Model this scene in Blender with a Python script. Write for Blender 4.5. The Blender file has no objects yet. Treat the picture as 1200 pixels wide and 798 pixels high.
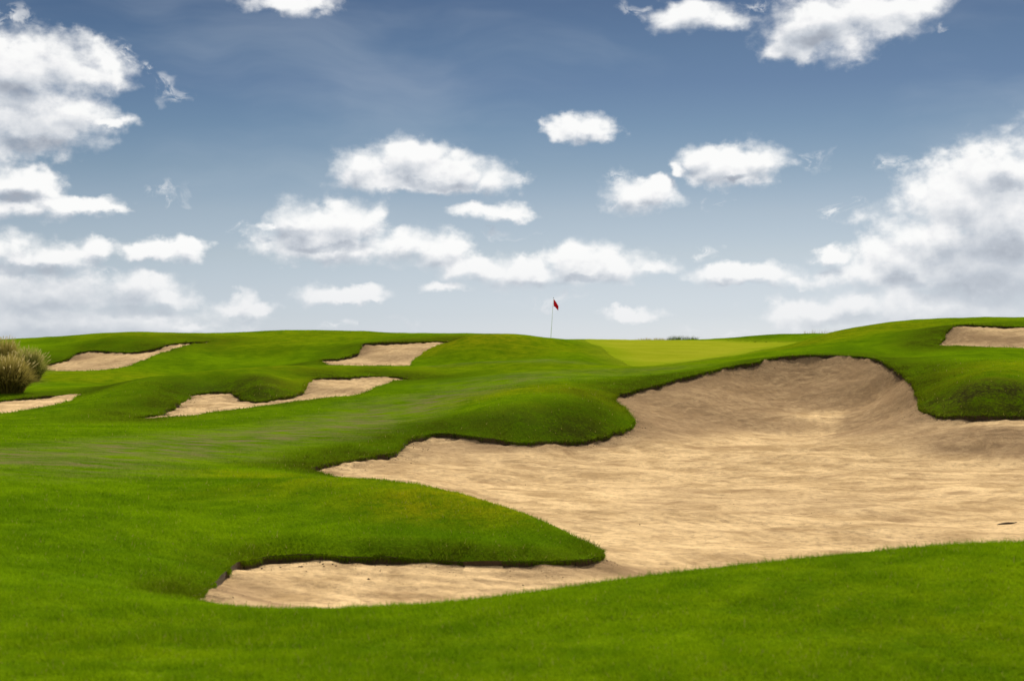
import bpy, math, random
import numpy as np
from mathutils import Vector, kdtree

random.seed(7)
RNG = np.random.default_rng(7)
S = bpy.context.scene
COL = S.collection

# ------------------------------------------------------------------ camera
EYE = 1.70                       # eye height over the turf at the photographer's feet
F = 50.0 / 36.0 * 1200.0         # focal length in survey units (50 mm lens)
cam_d = bpy.data.cameras.new('camera')
cam_d.lens = 50; cam_d.sensor_width = 36
cam_d.clip_start = 0.1; cam_d.clip_end = 12000
cam_d.dof.use_dof = True; cam_d.dof.focus_distance = 32.0; cam_d.dof.aperture_fstop = 2.6
cam = bpy.data.objects.new('camera', cam_d); COL.objects.link(cam)
cam.location = (0, 0, EYE); cam.rotation_euler = (math.radians(90), 0, 0)
S.camera = cam

# ------------------------------------------------------------------ colour management
S.view_settings.view_transform = 'Standard'
S.view_settings.look = 'None'
S.view_settings.exposure = 0.74
S.view_settings.gamma = 1.0
S.view_settings.use_curve_mapping = False
S.cycles.use_denoising = True
S.cycles.max_bounces = 6
S.cycles.diffuse_bounces = 3
S.cycles.transparent_max_bounces = 6
S.cycles.sample_clamp_indirect = 4.0

# ------------------------------------------------------------------ sun
SUN_EL, SUN_AZ = 40.0, 14.0     # azimuth from straight ahead (+Y), positive to the right
sun_d = bpy.data.lights.new('sun', 'SUN')
sun_d.energy = 5.0; sun_d.angle = math.radians(0.53); sun_d.color = (1.0, 0.955, 0.88)
sun = bpy.data.objects.new('sun', sun_d); COL.objects.link(sun)
el, az = math.radians(SUN_EL), math.radians(SUN_AZ)
sdir = Vector((math.sin(az) * math.cos(el), math.cos(az) * math.cos(el), math.sin(el)))
sun.rotation_euler = sdir.to_track_quat('Z', 'Y').to_euler()
sun.location = sdir * 200

# ------------------------------------------------------------------ world: Nishita sky with fair-weather cumulus
W = bpy.data.worlds.new('World'); S.world = W; W.use_nodes = True
wt = W.node_tree; wt.nodes.clear()

class NB:
    """Small node-building helper."""
    def __init__(self, tree): self.t = tree
    def n(self, typ, **kw):
        nd = self.t.nodes.new(typ)
        for k, v in kw.items(): setattr(nd, k, v)
        return nd
    def put(self, sock, val):
        if val is None: return
        if isinstance(val, bpy.types.NodeSocket): self.t.links.new(val, sock)
        else: sock.default_value = val
    def m(self, op, a, b=None, c=None, clamp=False):
        nd = self.n('ShaderNodeMath', operation=op, use_clamp=clamp)
        self.put(nd.inputs[0], a); self.put(nd.inputs[1], b); self.put(nd.inputs[2], c)
        return nd.outputs[0]
    def v(self, op, a, b=None, c=None):
        nd = self.n('ShaderNodeVectorMath', operation=op)
        self.put(nd.inputs[0], a)
        if op == 'SCALE': self.put(nd.inputs['Scale'], b)
        else:
            self.put(nd.inputs[1], b); self.put(nd.inputs[2], c)
        return nd.outputs['Value'] if op in ('LENGTH', 'DOT_PRODUCT', 'DISTANCE') else nd.outputs['Vector']
    def noise(self, vec, scale, detail=4, rough=0.5, color=False, lac=2.0, dist=0.0, dim='3D'):
        nd = self.n('ShaderNodeTexNoise', noise_dimensions=dim)
        self.put(nd.inputs['Vector'], vec)
        nd.inputs['Scale'].default_value = scale; nd.inputs['Detail'].default_value = detail
        nd.inputs['Roughness'].default_value = rough; nd.inputs['Lacunarity'].default_value = lac
        nd.inputs['Distortion'].default_value = dist
        return nd.outputs['Color'] if color else nd.outputs[0]
    def ss(self, x, lo, hi, tlo=0.0, thi=1.0):
        nd = self.n('ShaderNodeMapRange', interpolation_type='SMOOTHSTEP')
        self.put(nd.inputs[0], x)
        for i, q in enumerate((lo, hi, tlo, thi)): self.put(nd.inputs[i + 1], q)
        return nd.outputs[0]
    def mix(self, f, a, b, blend='MIX'):
        nd = self.n('ShaderNodeMix', data_type='RGBA', blend_type=blend)
        self.put(nd.inputs[0], f)
        for i, q in ((6, a), (7, b)):
            if isinstance(q, tuple): q = (q + (1.0,))[:4]
            self.put(nd.inputs[i], q)
        return nd.outputs[2]
    def comb(self, x, y, z):
        nd = self.n('ShaderNodeCombineXYZ')
        for i, q in enumerate((x, y, z)): self.put(nd.inputs[i], q)
        return nd.outputs[0]
    def sep(self, v):
        nd = self.n('ShaderNodeSeparateXYZ'); self.put(nd.inputs[0], v); return nd.outputs
    def ramp(self, f, stops):
        nd = self.n('ShaderNodeValToRGB'); e = nd.color_ramp.elements
        while len(e) < len(stops): e.new(0.5)
        for q, (p, c) in zip(e, stops): q.position = p; q.color = (c + (1.0,))[:4]
        self.put(nd.inputs[0], f)
        return nd.outputs[0]

# clouds: heaps of ellipses given by bearing and elevation (hundredths of the survey units)
CLOUDS_ALL = [
 (20,78,72,34),(78,78,55,34),(108,92,26,16),(28,135,80,40),(82,132,48,26),(118,142,28,7),
 (15,215,50,22),(48,222,24,19),(25,243,78,14),(95,243,44,10),(138,247,24,5),
 (0,290,46,18),(62,303,50,15),(120,292,24,11),(178,292,32,11),(218,291,22,13),
 (50,348,115,26),(165,342,44,21),(200,352,30,11),(90,378,170,20),(225,383,36,6),
 (284,354,17,14),(292,363,32,7),
 (428,197,36,20),(482,190,46,23),(535,200,50,20),(580,210,30,15),(500,212,82,11),
 (352,270,44,30),(398,264,46,26),(437,262,20,22),(400,291,80,17),(472,290,44,17),(510,293,34,20),(322,265,24,6),
 (560,312,44,15),(600,320,62,17),(672,310,40,25),(722,312,44,19),(768,312,30,9),(520,338,24,6),
 (575,248,36,10),(392,345,50,10),(418,350,28,6),(684,150,32,15),(694,156,24,10),
 (748,230,40,17),(768,222,22,14),(826,186,26,16),(852,196,44,20),(888,190,32,22),(880,210,20,10),(800,198,9,9),
 (884,322,60,12),(850,316,26,9),(930,328,28,8),
 (1172,212,78,42),(1130,236,62,36),(1195,265,90,60),(1085,285,66,34),(1050,304,50,26),(1150,318,120,46),(1018,322,48,18),(970,298,18,9),(1105,362,140,26),
 (960,367,54,17),(1005,360,40,13),
 (808,18,40,20),(845,25,28,12),(962,35,58,32),(1005,18,74,28),(1058,10,34,18),(930,48,32,20),
 (340,4,44,12),(742,371,32,6),
 (-120,150,120,50),(-150,330,180,45),(1330,180,120,60),(1380,330,160,50),
]
CLOUDS = CLOUDS_ALL
# thin shreds of cloud
WISPS = [(195,224,30,9),(205,236,6,10),(198,106,20,12),(168,84,22,10),(145,62,12,16),(134,70,10,14),(592,271,24,5),(718,240,20,7),(735,210,24,10),(935,188,34,10),(836,232,10,6),(395,383,40,6),(470,378,36,7),
         (850,388,50,7),(335,317,20,6),(826,292,12,8),(985,250,20,14),(745,8,20,9),(882,4,22,9),(1108,32,8,5),(275,268,18,7),(1060,190,16,14),(230,383,60,9),(640,352,50,8),(20,30,30,20),(60,320,120,10),(1090,205,20,20)]
# thick hearts of the clouds, which let less light through
DARK = [(1160,305,80,42),(1195,350,90,40),(1120,350,70,20),(1185,215,26,16),(1060,330,36,14),(15,115,60,22),(40,170,70,16),(20,230,40,12),(948,44,44,17),(345,272,28,13),(390,290,60,8),(640,333,40,8),
        (60,345,140,24),(40,385,200,20),(150,365,70,14),(500,214,60,8),(20,318,80,10),(690,325,30,8),(860,208,26,6),(1000,378,60,10)]
UNIT = F / 100.0
SKY_GRADE = [(0.0, (0.545, 0.696, 1.13)), (0.035, (0.524, 0.622, 0.941)), (0.071, (0.542, 0.591, 0.81)), (0.119, (0.554, 0.562, 0.675)), (0.179, (0.523, 0.519, 0.58)), (0.239, (0.414, 0.44, 0.488)), (0.299, (0.324, 0.374, 0.433)), (0.359, (0.268, 0.316, 0.389)), (0.407, (0.246, 0.298, 0.364)), (0.479, (0.205, 0.252, 0.32)), (1.0, (0.226, 0.277, 0.352))]
CLOUD_TONES = [(0.0, (3.7, 4.05, 4.7)), (0.35, (5.4, 5.8, 6.4)), (0.65, (7.6, 7.8, 8.1)), (0.85, (9.2, 9.2, 9.25)), (1.0, (9.9, 9.9, 9.8))]
b = NB(wt)
tc = b.n('ShaderNodeTexCoord')
dx, dy, dz = b.sep(tc.outputs['Generated'])[:3]
azi = b.m('ARCTAN2', dx, dy)
hor = b.m('SQRT', b.m('ADD', b.m('MULTIPLY', dx, dx), b.m('MULTIPLY', dy, dy)))
elv = b.m('DIVIDE', dz, b.m('MAXIMUM', hor, 0.05))
P0 = b.comb(b.m('MULTIPLY', azi, UNIT), b.m('MULTIPLY', elv, UNIT), 0.0)

def cloud_field(name, blobs, wisps, darks):
    g = bpy.data.node_groups.new(name, 'ShaderNodeTree')
    g.interface.new_socket('P', in_out='INPUT', socket_type='NodeSocketVector')
    g.interface.new_socket('D', in_out='OUTPUT', socket_type='NodeSocketFloat')
    g.interface.new_socket('Core', in_out='OUTPUT', socket_type='NodeSocketFloat')
    g.interface.new_socket('Thin', in_out='OUTPUT', socket_type='NodeSocketFloat')
    g.interface.new_socket('Heart', in_out='OUTPUT', socket_type='NodeSocketFloat')
    g.interface.new_socket('Soft', in_out='OUTPUT', socket_type='NodeSocketFloat')
    q = NB(g)
    gi = q.n('NodeGroupInput'); go = q.n('NodeGroupOutput')
    P = gi.outputs[0]
    st = q.v('MULTIPLY', P, (1.0, 1.35, 1.0))
    w1 = q.v('MULTIPLY', q.v('SUBTRACT', q.noise(st, 1.7, 2, 0.5, True, dim='2D'), (0.5, 0.5, 0.5)), (0.50, 0.24, 0.0))
    w2 = q.v('MULTIPLY', q.v('SUBTRACT', q.noise(st, 5.5, 5, 0.60, True, dim='2D'), (0.5, 0.5, 0.5)), (0.20, 0.14, 0.0))
    Q = q.v('ADD', q.v('ADD', P, w1), w2)
    def ellipse(V, u, v, rx, ry):
        a_ = math.atan((u - 600) / F)
        cx, cy = a_ * UNIT, (399 - v) / F * math.cos(a_) * UNIT
        ix, iy = 100.0 / rx / 1.08, 100.0 / ry / 1.10
        return q.v('LENGTH', q.v('MULTIPLY_ADD', V, (ix, iy, 0.0), (-cx * ix, -cy * iy, 0.0)))
    acc = None
    for (u, v, rx, ry) in blobs:
        L = ellipse(Q, u, v, rx, ry)
        acc = L if acc is None else q.m('SMOOTH_MIN', acc, L, 0.30)
    if acc is None:                     # scattered heaps from noise alone
        acc = q.m('MULTIPLY', q.m('SUBTRACT', 0.80, q.noise(q.v('MULTIPLY', P, (0.5, 1.0, 1.0)), 0.9, 3, 0.5, dim='2D')), 2.9)
    core = q.m('SUBTRACT', 1.0, acc)
    billow = q.n('ShaderNodeTexVoronoi', feature='SMOOTH_F1', normalize=True, voronoi_dimensions='2D')
    q.put(billow.inputs['Vector'], q.v('ADD', st, w2))
    billow.inputs['Scale'].default_value = 3.6; billow.inputs['Detail'].default_value = 2.0
    billow.inputs['Roughness'].default_value = 0.55; billow.inputs['Smoothness'].default_value = 0.9
    fb = q.noise(st, 3.2, 9, 0.60, dim='2D')
    thin = 0.0
    for e in wisps:
        x = q.m('SUBTRACT', 1.15, ellipse(q.v('ADD', Q, w1), *e)); thin = q.m('MAXIMUM', thin, x)
    torn = q.noise(q.v('MULTIPLY', q.v('ADD', P, q.v('SCALE', w1, 1.5)), (1.0, 1.5, 1.0)), 5.0, 8, 0.66, dim='2D')
    q.put(go.inputs[2], q.m('MULTIPLY', thin, q.ss(torn, 0.40, 0.66)))
    heart = 0.0
    for e in darks:
        x = q.m('SUBTRACT', 1.0, ellipse(Q, *e)); heart = q.m('SMOOTH_MAX', heart, x, 0.15)
    q.put(go.inputs[3], heart)
    q.put(go.inputs[4], q.noise(P, 1.3, 3, 0.5, dim='2D'))
    d = q.m('ADD', core, q.m('MULTIPLY', q.m('SUBTRACT', 0.42, billow.outputs['Distance']), 0.40))
    d = q.m('ADD', d, q.m('MULTIPLY', q.m('SUBTRACT', fb, 0.5), 1.0))
    q.put(go.inputs[0], d); q.put(go.inputs[1], core)
    return g

SKYK = 0.060
sky = b.n('ShaderNodeTexSky', sky_type='NISHITA', sun_disc=False)
sky.sun_elevation = el; sky.sun_rotation = az
sky.altitude = 200; sky.air_density = 1.0; sky.dust_density = 0.35; sky.ozone_density = 2.0
grade = b.ramp(b.m('DIVIDE', elv, 0.5, clamp=True), SKY_GRADE)
skyc = b.mix(1.0, sky.outputs[0], grade, 'MULTIPLY')
low = b.ss(elv, 0.0, 0.075)                                   # haze takes contrast off the low clouds
# thin streaks of high veil across the whole sky
veil = b.ss(b.noise(b.v('MULTIPLY', b.v('ADD', P0, b.v('SCALE', b.noise(P0, 0.4, 2, 0.5, True, dim='2D'), 1.2)), (0.22, 0.8, 1.0)), 0.9, 5, 0.55, dim='2D'), 0.42, 0.80, 0.0, 0.18)
skyc = b.mix(veil, skyc, (6.2, 6.8, 7.4))
def sky_part(name, blobs, wisps=(), darks=()):
    """One bearing of the sky with its own clouds."""
    g = cloud_field(name, blobs, wisps, darks)
    def field(P):
        nd = b.n('ShaderNodeGroup'); nd.node_tree = g; b.put(nd.inputs[0], P); return nd.outputs
    d0, c0, thin, heart, soft = field(P0)
    d1, c1 = field(b.v('ADD', P0, (0.04, 0.15, 0.0)))[:2]
    alpha = b.ss(d0, -0.28, b.ss(soft, 0.34, 0.62, 0.34, 0.85))
    lit = b.m('ADD', 0.90, b.m('MULTIPLY', b.m('SUBTRACT', d0, d1), 0.42))
    lit = b.m('SUBTRACT', lit, b.ss(c1, 0.05, 1.1, 0.0, 0.36))
    lit = b.m('SUBTRACT', lit, b.ss(heart, 0.0, 0.75, 0.0, 0.46), clamp=True)
    lit = b.m('ADD', b.m('MULTIPLY', lit, b.m('ADD', 0.50, b.m('MULTIPLY', low, 0.50))), b.m('MULTIPLY', b.m('SUBTRACT', 1.0, low), 0.32), clamp=True)
    ccol = b.ramp(lit, CLOUD_TONES)
    cover = b.m('MULTIPLY', alpha, b.m('ADD', 0.80, b.m('MULTIPLY', low, 0.17)))
    cover = b.m('MAXIMUM', cover, b.m('MULTIPLY', thin, 0.62), clamp=True)
    cover = b.m('MULTIPLY', cover, b.ss(elv, -0.02, 0.01))
    bg = b.n('ShaderNodeBackground'); b.put(bg.inputs[0], b.mix(cover, skyc, ccol)); bg.inputs[1].default_value = SKYK
    return bg.outputs[0]
def choose(f, s0, s1):
    nd = b.n('ShaderNodeMixShader'); b.put(nd.inputs[0], f); wt.links.new(s0, nd.inputs[1]); wt.links.new(s1, nd.inputs[2]); return nd.outputs[0]
pu = b.m('MULTIPLY', azi, F)                                   # bearing in survey units
EDGES = [-320, 0, 130, 270, 420, 560, 700, 850, 980, 1110, 1520]
def au(u): return math.atan((u - 600) / F) * F
def near(lst, e0, e1): return [c for c in lst if c[0] + c[2]*1.5 + 60 > e0 and c[0] - c[2]*1.5 - 60 < e1]
sector = [sky_part('clouds_sector', near(CLOUDS, e0, e1), near(WISPS, e0, e1), near(DARK, e0, e1)) for e0, e1 in zip(EDGES, EDGES[1:])]
def tree(lo, hi):
    if hi - lo == 1: return sector[lo]
    mid = (lo + hi) // 2
    return choose(b.m('GREATER_THAN', pu, au(EDGES[mid])), tree(lo, mid), tree(mid, hi))
front = tree(0, len(sector))
around = sky_part('clouds_around', [])
outside = b.m('MAXIMUM', b.m('GREATER_THAN', b.m('ABSOLUTE', b.m('SUBTRACT', pu, (au(-320) + au(1520)) / 2)), (au(1520) - au(-320)) / 2), b.m('GREATER_THAN', elv, 0.42))
wo = b.n('ShaderNodeOutputWorld'); wt.links.new(choose(outside, front, around), wo.inputs[0])
W.cycles.sampling_method = 'MANUAL'; W.cycles.sample_map_resolution = 512

# ------------------------------------------------------------------ survey of the ground
# every point: (bearing, drop, distance) -> bearing and drop are in survey units (F per radian), distance in metres
def P3(u, v, d): return ((u - 600) / F, math.log(d), -(v - 399) / F * d)

FARLIP = 0.0401                  # cut edges higher than this stand over the sand
BIG_NEAR = [(228,703,11.2),(260,709,11.0),(320,713,10.8),(370,713,10.6),(430,711,10.5),(540,704,10.4),(650,690,10.4),(760,675,10.5),
            (850,664,10.6),(1000,648,10.8),(1100,639,11.0),(1200,635,11.2),(1400,640,12.0),(1650,640,14.5)]
BIG_FAR = [(1750,560,24),(1700,510,33),(1400,485,36.5),
           (1200,488,35.5),(1160,488,35.5),(1110,487,36),(1086,483,37),(1078,472,39.5),(1074,460,41.5),(1062,444,44),(1045,430,46),
           (1020,419,48),(990,416.5,49),(950,416,49),(915,418,48.5),(880,425,47.5),(850,430,46.5),(815,439,45),(775,449,43.5),
           (740,459,42),(725,463,41.3),(722,468,40.4),(730,478,39),(739,488,37),(741,494,36),(733,503,35),(715,510,34.2),
           (690,516,33.6),(650,519,33),(600,518,32.5),(565,513,32.5),(530,508,33),(510,508,33),(487,513,32),(470,522,30.5),
           (455,532,28.8),(430,535,28),(400,540,27),(380,543,26.3),(364,547,25.6)]
BIG_HID = [(376,552,25.1),(398,559,24.5),(440,575,23.5),(500,598,22),(560,615,20.5),(620,632,19),(670,647,17.3),(698,654,16)]
BIG_TIP = [(707,648,15.2),(700,655,14.7),(650,657,14.5),(600,658,14.4),(540,658,14.4),(480,656,14.4),(430,653,14.5),(380,650,14.5),
           (340,651,14.5),(310,653,14.4),(285,658,14.0),(270,667,13.5),(250,682,12.7),(235,694,11.9)]
B_L1 = ([(-80,475,43.5),(0,469,44.5),(30,465.5,45.2),(60,463,46),(85,461.5,46.5),(97,461,47)], [(90,464.5,45.8),(80,470,44),(60,475,42.7),(30,481,41),(0,485.5,39.8),(-80,494,38)])
B_L2 = ([(478,442.5,51.2),(465,441,51.4),(450,440.5,51.2),(420,440.5,50.5),(400,441.5,50),(375,442,49.5),(365,445,48.8),(360,452,47.5),(352,459,46),(340,464.5,44.9),
         (325,467.5,44.3),(305,470,43.6),(290,468.5,43.9),(278,463,45.3),(268,459,46.3),(255,458.5,46.5),(235,460.5,46),(222,464.5,45),
         (210,472,43.3),(200,478.5,41.6),(185,485.5,40),(170,488.5,39.2)],
        [(158,491,38.5),(190,489.5,38.9),(250,483,40.6),(300,477,41.6),(340,471,43),(380,466.5,44.2),(410,464,44.8),(425,460,45.8),(440,454,47.3),(455,448.5,49.2),(468,445,50.4)])
B_L3 = ([(530,400,66.6),(515,400,66.6),(490,400.5,66),(460,401,65.5),(440,401.5,65),(425,403,64.6),(422,407,64),(420,413,62.8),(410,416,62),(395,419.5,61),(377,421,60.3)],
        [(385,427.5,59),(400,428.3,58.8),(440,428.3,58.8),(477,428.3,58.8),(482,424,60.3),(490,418,61.8),(500,411,63.3),(515,404,65),(526,401,66)])
B_L4 = ([(47,428,62),(60,425,63),(72,422.5,63.6),(82,418,64.5),(92,412.5,65.5),(105,411,65.8),(125,411.5,65.5),(140,412.5,65.2),(160,412,65.3),(178,409,66),
         (195,404.3,67),(210,401.5,68),(235,400,69),(252,398.5,70)],
        [(240,402,69),(220,404.5,67.5),(205,408,66),(190,413,64.5),(175,419,63),(160,425,61.5),(145,429.5,60.5),(125,432.5,60),(105,434,60),(80,434,60),(55,433.5,60.3),(46,431.5,61)])
B_L5 = ([(1330,384,56),(1200,382.5,56),(1160,382,56),(1135,380.5,56),(1121,381,55.8),(1113,385,55),(1108,392,54),(1102,400,52.8)],
        [(1101,404.5,52),(1130,405.5,52),(1160,406.5,51.8),(1200,408,51.5),(1330,411,51)])

BUNKERS = []   # name label, ring [(u,v,d,lip)]
def ring(*segs):
    out = []
    for pts, lip in segs: out += [(p[0], p[1], p[2], lip) for p in pts]
    return out
BUNKERS.append(('large raked sand bunker with pale tan floor winding round the grassy tongues in front', ring((BIG_NEAR, .03), (BIG_FAR, .125), (BIG_HID, .03), (BIG_TIP, .062))))
BUNKERS.append(('small sand bunker at the foot of the fountain grass, cut off by the left edge', ring((B_L1[0], .12), (B_L1[1], .03))))
BUNKERS.append(('long narrow sand bunker under the middle left mound, nearly split by a grassy bulge', ring((B_L2[0], .13), (B_L2[1], .03))))
BUNKERS.append(('sand bunker with a straight top edge beside the yellowish round mound', ring((B_L3[0], .14), (B_L3[1], .03))))
BUNKERS.append(('long curved sand bunker high on the left hill behind the fountain grass', ring((B_L4[0], .15), (B_L4[1], .03))))
BUNKERS.append(('sand bunker high in the right hillside, cut off by the right edge', ring((B_L5[0], .12), (B_L5[1], .03))))

GREEN = [(686,397.6,80),(700,405,70),(715,416,64),(724,421.5,61.2),(734,426.5,59.2),(743,429.6,57.8),(752,430.3,57.3),(765,428.8,58.2),(800,424.3,61),(835,419.5,63.5),(870,414.5,66),(905,407.5,70),(937,402,75),
         (925,401,80),(900,400.6,82),(860,399.5,84),(830,398.7,86),(780,398.4,87),(730,398.2,87),(695,397.8,85)]

GRASS_PTS = [
 # foreground
 (0,798,7.1),(300,798,7.1),(600,798,7.1),(900,798,7.15),(1200,798,7.2),(-300,798,7.1),(1500,798,7.2),
 (0,700,9.9),(0,650,12.0),(0,600,15.0),(0,560,19.0),(0,540,22.5),(100,700,10.2),(100,640,13.0),(100,600,15.5),(150,720,9.8),
 (200,670,12.6),(180,600,16.5),(150,560,20.5),(300,750,8.75),(600,740,8.75),(900,710,9.05),(1100,690,9.3),(1300,690,9.4),
 # near tongue of turf
 (370,559,19.2),(430,562,18.7),(480,567,18.2),(520,574,17.8),(570,587,17.1),(620,604,16.4),(660,621,15.85),(690,636,15.45),
 (300,562,19.8),(250,570,19.2),(350,638,14.7),(450,640,14.62),(550,644,14.58),(640,645,14.75),(350,622,15.3),(450,623,15.25),(550,631,15.1),(430,592,16.7),(520,603,16.1),(570,613,15.7),(350,592,16.8),(300,622,15.6),(260,640,14.6),(220,620,15.2),(640,634,15.2),
 (330,575,17.8),
 # between the tongues
 (330,549,24.5),(300,546,25.0),(250,545,24.5),(200,535,26.0),(350,536,27.5),(300,525,29.0),(350,560,22.5),(280,558,22.0),
 # second tongue
 (440,519,31.0),(400,525,29.3),(490,498,34.0),(560,491,34.0),(600,490,33.8),(650,490,34.3),(700,487,35.1),(722,476,38.0),
 (600,472,35.0),(650,469,35.6),(690,469,36.3),(600,463,37.0),(650,459,37.8),(690,458,38.6),(555,476,36.0),(500,487,36.6),(600,455,41.0),(650,449,42.5),(700,447,43.5),(560,459,42.0),
 (740,441,47.0),(700,437,49.0),(600,438,49.0),(650,425,55.5),(560,444,47.0),(620,447,44.5),(660,414,61.0),(640,405,64.5),
 # valley and fairway on the left
 (0,520,27.0),(100,520,28.0),(200,510,31.0),(300,500,34.0),(400,490,37.0),(430,480,39.5),(455,464,43.5),(485,450,48.0),(515,437,52.5),(500,460,45.0),(530,450,47.0),
 (0,500,32.0),(100,500,34.0),(60,487,38.5),(150,497,36.5),(220,495,36.5),(330,483,39.5),
 # ridge above the long bunker
 (160,447,46.0),(200,440,47.6),(240,434.5,49.0),(270,432.3,49.8),(300,430.5,50.4),(335,429.4,51.3),(367,428.8,52.4),(430,428.8,53.6),(475,429.5,54.8),
 (300,452,45.0),(250,446,47.6),(320,441,47.5),(180,466,42.2),(130,480,39.8),(337,452,46.4),(420,434,51.7),(285,456,45.9),(120,466,43.2),(390,434.5,51.4),(295,440,47.4),(350,437,49.9),(220,450,46.6),
 (200,449,53.0),(300,440,55.0),(360,434,58.0),(160,452,51.5),(250,446,53.5),
 (200,437,60.0),(300,428.5,61.0),(350,427,62.0),(250,416,65.5),(300,407,67.5),(300,396,71.0),(350,405,67.0),(380,400,69.0),(220,425,62.5),(265,402,69.0),
 # mound by the straight topped bunker
 (545,394.5,64.6),(570,391.5,65.6),(600,391.5,67.0),(620,393,68.5),(640,396,68.5),(660,397.3,68.5),
 (520,415,61.0),(540,404,62.6),(560,399,63.2),(580,403,62.6),(600,408,62.0),(560,412,60.9),(512,428,59.2),(535,424.5,59.6),(560,423,59.6),(600,419,60.4),
 (540,425,56.0),(520,429.5,55.3),(580,423.5,57.0),(620,422,58.0),
 # hill on the left, skyline
 (20,406,67.0),(45,404.5,68.0),(70,400,69.0),(100,397,68.6),(150,392.5,68.8),(200,392,70.0),(230,392.5,71.5),(260,391.5,73.0),(290,389,75.0),(320,387,75.5),(350,386.3,75.5),
 (420,388,74.0),(470,390,73.0),(510,390.3,71.0),(540,390.8,70.0),(120,403,66.8),(60,412,65.4),(160,401.5,66.9),(400,408,65.5),(450,395,69.0),
 (60,445,54.0),(100,451,51.0),(130,440,56.0),(30,450,51.0),(0,440,55.0),(-100,440,55.0),(20,425,61.0),(-80,410,66.0),(0,455,48.5),
 # green and its surroundings
 (800,410,70.0),(760,415,66.5),(850,408,72.0),(780,402,80.0),(880,404,77.0),(665,406,65.5),(690,416,62.0),(720,428,57.0),(740,408,71.0),(700,399.5,77.0),
 (850,423,52.0),(900,412,55.5),(950,405,57.0),(800,432.5,50.0),(770,438,48.5),(930,404,62.0),
 (870,394.7,88.0),(900,392.5,88.0),(950,391.3,87.0),(840,397.3,89.0),(1000,391,87.0),
 # hill on the right
 (965,391.5,62.5),(1000,383.7,63.0),(1050,376.7,63.0),(1080,374,63.0),(1100,372.8,63.0),(1150,372,63.0),(1200,371.8,63.0),(1350,374,63.0),
 (985,398,57.5),(1000,400,56.0),(1050,400,54.0),(1050,387,58.0),(1080,400,52.5),(1060,420,49.3),(1000,411,51.5),(1085,440,42.8),(1090,420,46.8),
 (1150,410,49.5),(1150,422,44.0),(1150,436,39.2),(1145,450,37.4),(1140,468,36.25),(1100,458,39.6),(1110,470,37.3),(1200,436,39.3),(1200,450,37.5),(1200,468,36.3),(1200,420,46.5),(1150,377,58.5),(1080,385,58.5),(1350,440,41),(1350,460,38),
]
GRASS_ABS = [  # bearing, distance, height relative to the eye (ground out of sight)
 (-300,22,-1.86),(-300,34,-1.98),(-300,50,-1.5),(-300,68,-0.2),(-700,20,-1.8),(-700,45,-1.6),(-700,70,-0.2),(-300,12,-1.8),(-800,9,-1.75),
 (1500,45,-0.6),(1500,62,0.9),(1900,30,-1.4),(1900,60,0.5),(1900,12,-1.6),(1900,8,-1.65),
 (-300,4.5,-1.70),(600,4.5,-1.70),(1500,4.5,-1.70),(-900,3,-1.7),(600,2.5,-1.7),(2000,3,-1.7),
 (-300,100,-1.2),(0,100,-0.9),(200,100,-0.8),(400,100,-0.8),(600,100,-0.6),(750,99,-0.25),(900,101,-0.2),(1050,100,-0.6),(1200,95,-0.6),(1500,100,-1.0),
 (-300,135,-3.0),(0,135,-3.0),(400,135,-3.0),(800,135,-3.0),(1200,135,-3.0),(1600,135,-3.0),
 (200,84,-0.1),(400,84,0.05),(560,82,-0.1),(1050,78,0.2),(1200,78,0.3),(640,76,0.02),
]
SAND_PTS = [
 (256,692,12.2),
 (350,705,12.7),(300,700,12.7),(500,700,12.9),(650,680,14.0),(750,672,15.2),(850,655,17.6),(1000,640,19.0),(1150,625,20.2),(1300,620,20.5),
 (900,600,22.8),(700,620,20.5),(1100,590,23.5),(600,560,27.5),(500,546,28.3),(440,554,26.2),(650,535,31.5),(560,530,31.5),(800,540,31.5),(1000,540,31.5),(1150,530,32.5),
 (1000,507,40.0),(850,502,39.8),(780,480,40.8),(950,491,42.4),(950,469,45.4),(900,492,41.6),(990,492,42.2),(950,440,47.8),(1025,470,44.6),(1040,450,45.2),(880,468,44.3),(880,448,46.2),(820,460,43.3),(1060,480,41.0),(1180,502,33.8),(1300,560,27),(1450,560,27),(750,500,36.6),
 (100,425,62.2),(140,422,62.5),(450,415,62.0),(400,455,46.5),(255,472,43.0),(1160,395,53.6),(1250,396,53.6),(30,475,42.3),(0,478,41.8),
]

def tps_fit(pts, lam):
    a = np.array(pts, float); n = len(a)
    x = a[:, :2]; z = a[:, 2]
    r2 = ((x[:, None, :] - x[None]) ** 2).sum(-1)
    K = 0.5 * r2 * np.log(r2 + 1e-12)
    K[np.diag_indices(n)] += lam
    Pm = np.c_[np.ones(n), x]
    A = np.zeros((n + 3, n + 3)); A[:n, :n] = K; A[:n, n:] = Pm; A[n:, :n] = Pm.T
    w = np.linalg.solve(A, np.r_[z, 0, 0, 0])
    return x, w
def tps_eval(fit, s, t, chunk=6000):
    x, w = fit; n = len(x)
    x32 = x.astype(np.float32)
    s = np.asarray(s); t = np.asarray(t)
    out = np.empty(len(s))
    w32 = w[:n].astype(np.float32)
    for i in range(0, len(s), chunk):
        a = s[i:i+chunk, None].astype(np.float32) - x32[None, :, 0]
        c = t[i:i+chunk, None].astype(np.float32) - x32[None, :, 1]
        a *= a; c *= c; a += c; a += 1e-12
        c = np.log(a); c *= a
        out[i:i+chunk] = 0.5 * (c @ w32) + w[n] + w[n+1] * s[i:i+chunk] + w[n+2] * t[i:i+chunk]
    return out

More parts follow.
